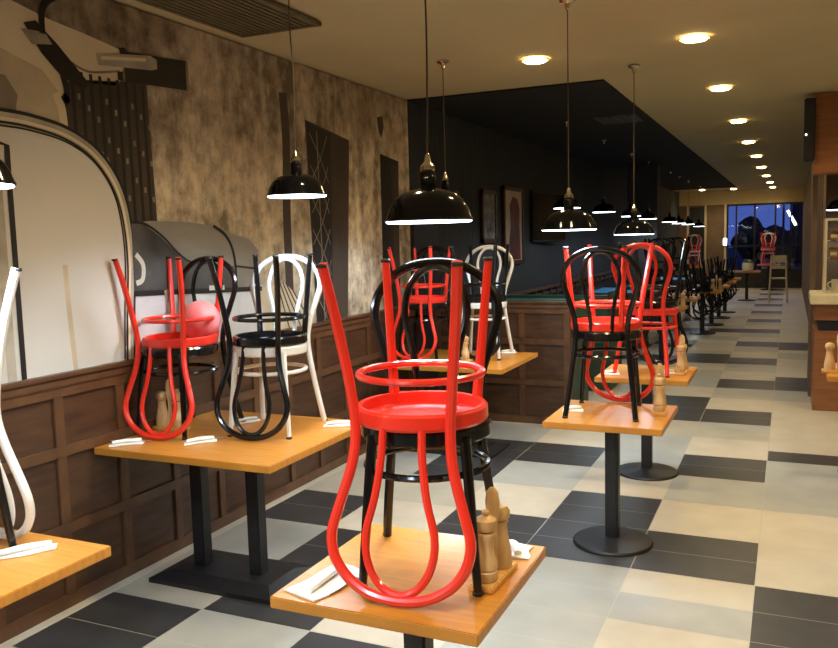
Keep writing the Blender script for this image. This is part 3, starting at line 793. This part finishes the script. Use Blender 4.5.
# display case
t = thing('display_case', 'glass display case with a pale metal frame on the counter', 'display case', (.33, 9.18, 1.155))
bm = BM()
for x in (0, 1.4):
    for y in (0, .42): box(bm, (x, y, .375), (.022, .022, .75))
for z in (.011, .74):
    for y in (0, .42): box(bm, (.7, y, z), (1.4, .02, .022))
    for x in (0, 1.4): box(bm, (x, .21, z), (.02, .42, .022))
obj('case_frame', bm, M['trimcol'], t)
for z in (.34, .52):
    bm = BM(); box(bm, (.7, .23, z), (1.38, .34, .012)); obj('shelf', bm, M['steel'], t)
bm = BM(); box(bm, (.7, -.004, .375), (1.38, .005, .72)); obj('front_glass', bm, M['case_glass'], t)
bm = BM(); box(bm, (.004, .21, .375), (.005, .40, .72)); obj('side_glass', bm, M['case_glass'], t)
pk = 0
wh = ['nearest the corridor', 'second from the corridor', 'third from the corridor', 'fourth from the corridor']
for zi, z in enumerate((.346, .526)):
    for i in range(4):
        q = thing('snack_packet', 'orange brown packet on the %s shelf of the display case, %s' % (('lower', 'upper')[zi], wh[i]), 'packet', (.33 + .075 + i * .115, 9.18 + .16, 1.155 + z), 0, 'packets in the display case')
        bm = BM(); box(bm, (0, 0, .055), (.085, .10, .11), .012); obj('packet_body', bm, M['snack'], q)
        bm = BM(); box(bm, (0, -.05, .05), (.06, .006, .035), .001); obj('packet_label', bm, M['pot'], q)
t = thing('cream_mug', 'cream mug standing at the bottom of the glass display case', 'mug', (.45, 9.36, 1.158))
bm = BM(); lathe(bm, [(.042, 0), (.05, .01), (.055, .13), (.05, .13), (.046, .02), (.002, .018)], 20, cap=False); obj('mug_body', bm, M['pot'], t)
bm = BM(); tube(bm, catmull([Vector((-.052, 0, .11)), Vector((-.085, 0, .09)), Vector((-.08, 0, .05)), Vector((-.05, 0, .035))], 5), .007, 8); obj('mug_handle', bm, M['pot'], t)
dup(PROTO, (.50, 9.75, 2.0), 0, 'black dome hanging lamp behind the counter at the right edge', 'black dome pendants over the dining tables')
cl = [o for o in bpy.data.objects if o.get('label', '').startswith('black dome hanging lamp behind the counter')][0]
bm = BM(); tube(bm, [Vector((0, 0, .22)), Vector((0, 0, ZC - 2.0))], .0045, 6)
obj('cord', bm, M['cord'], cl)
bm = BM(); lathe(bm, [(.006, 1.045), (.016, 1.08), (.045, 1.094), (.047, 1.099)], 18); obj('ceiling_rose', bm, M['chrome'], cl)
spot('pendant_beam', (.50, 9.75, 1.98), (1, .85, .6), 12, 165, .5, .1)

# ------------------------------------------------------------------ outside at dusk
bm = BM(); box(bm, (0, 70, -.25), (160, 80, .1)); o = struct('outside_ground', bm, M['asphalt'])
def tree(x, y, h, w, label):
    t = thing('street_tree', label, 'tree', (x, y, -.2), 0, 'dark trees outside the window')
    bm = BM(); tube(bm, [Vector((0, 0, 0)), Vector((.1, 0, h * .3)), Vector((0, 0, h * .6))], .16, 8); obj('trunk', bm, M['leaf'], t)
    bm = BM()
    rnd = random.Random(int(x * 10))
    for i in range(26):
        r = bmesh.ops.create_icosphere(bm, subdivisions=2, radius=w * (.16 + .12 * rnd.random()))
        a = rnd.random() * 2 * PI; q = rnd.random() ** .5; zz = rnd.random()
        c = Vector((math.cos(a) * q * w * .42, math.sin(a) * q * w * .3, h * (.30 + .60 * zz * (1 - .45 * q))))
        for v in r['verts']: v.co = v.co * (1 + .18 * (rnd.random() - .5)) + c
    obj('crown', bm, M['leaf'], t)
tree(-1.5, 47, 2.9, 2.5, 'broad dark street tree outside the window, left of the other')
tree(.1, 52, 2.3, 2.4, 'dark street tree outside the window, right of the other')
bm = BM(); box(bm, (1.2, 56, 2.6), (2.2, 4, 5.6), .05); box(bm, (1.2, 56, 5.5), (1.5, 3, .5)); tag(obj('dark_building', bm, M['concrete']), 'dark building outside behind the right end of the window', 'building')
t = thing('street_lamp', 'lit street lamp on a pole outside the window', 'street lamp', (-.27, 40, -.2))
bm = BM(); tube(bm, [Vector((0, 0, 0)), Vector((0, 0, 3.2))], .05, 8); obj('pole', bm, M['iron'], t)
bm = BM(); box(bm, (0, 0, 3.3), (.26, .2, .3), .03); obj('lamp_head', bm, M['slight'], t)
bm = BM(); tube(bm, [Vector((-.10, 38, 2.62)), Vector((.22, 38, 2.0))], .05, 8); tube(bm, [Vector((.22, 38, 2.0)), Vector((.22, 38, -.2))], .03, 8, mi=1)
tag(obj('slanted_light', bm, [M['wlight'], M['iron']]), 'slanted white strip light outside at the right of the window', 'strip light')

# world: dusk sky
w = bpy.data.worlds.new('dusk'); sc.world = w; w.use_nodes = True
nt = w.node_tree; bg = nt.nodes['Background']
tc = nt.nodes.new('ShaderNodeTexCoord'); sp = nt.nodes.new('ShaderNodeSeparateXYZ'); rp = nt.nodes.new('ShaderNodeValToRGB')
rp.color_ramp.elements[0].position = 0; rp.color_ramp.elements[0].color = (.09, .16, .55, 1)
rp.color_ramp.elements[1].position = .35; rp.color_ramp.elements[1].color = (.02, .05, .30, 1)
nt.links.new(tc.outputs['Generated'], sp.inputs[0]); nt.links.new(sp.outputs['Z'], rp.inputs[0]); nt.links.new(rp.outputs[0], bg.inputs[0])
bg.inputs[1].default_value = .55

# ------------------------------------------------------------------ camera
F = 819.0
d1 = Vector((371., -94., F)).normalized()
dx = -Vector((-1819., -37., F)); dx = (dx - d1 * dx.dot(d1)).normalized()
dn = d1.cross(dx)
if dn.y < 0: dn = -dn
# rows: world axes in camera coords (x right, y down, z forward); blender camera: x right, y up, z back
def cc(v): return Vector((v.x, -v.y, -v.z))
X, Y, Z = cc(dx), cc(d1), cc(-dn)
mw = Matrix(((X.x, X.y, X.z), (Y.x, Y.y, Y.z), (Z.x, Z.y, Z.z))).to_4x4()
mw.translation = Vector((0, 0, 1.8))
cam = bpy.data.cameras.new('camera'); cam.sensor_fit = 'HORIZONTAL'; cam.sensor_width = 36; cam.lens = F * 36 / 838
cam.clip_start = .05; cam.clip_end = 300
co = bpy.data.objects.new('camera', cam); COL.objects.link(co); co.matrix_world = mw
sc.camera = co
vs = sc.view_settings
vs.view_transform = 'Standard'; vs.look = 'None'; vs.gamma = 1; vs.use_curve_mapping = False
vs.exposure = 0.48
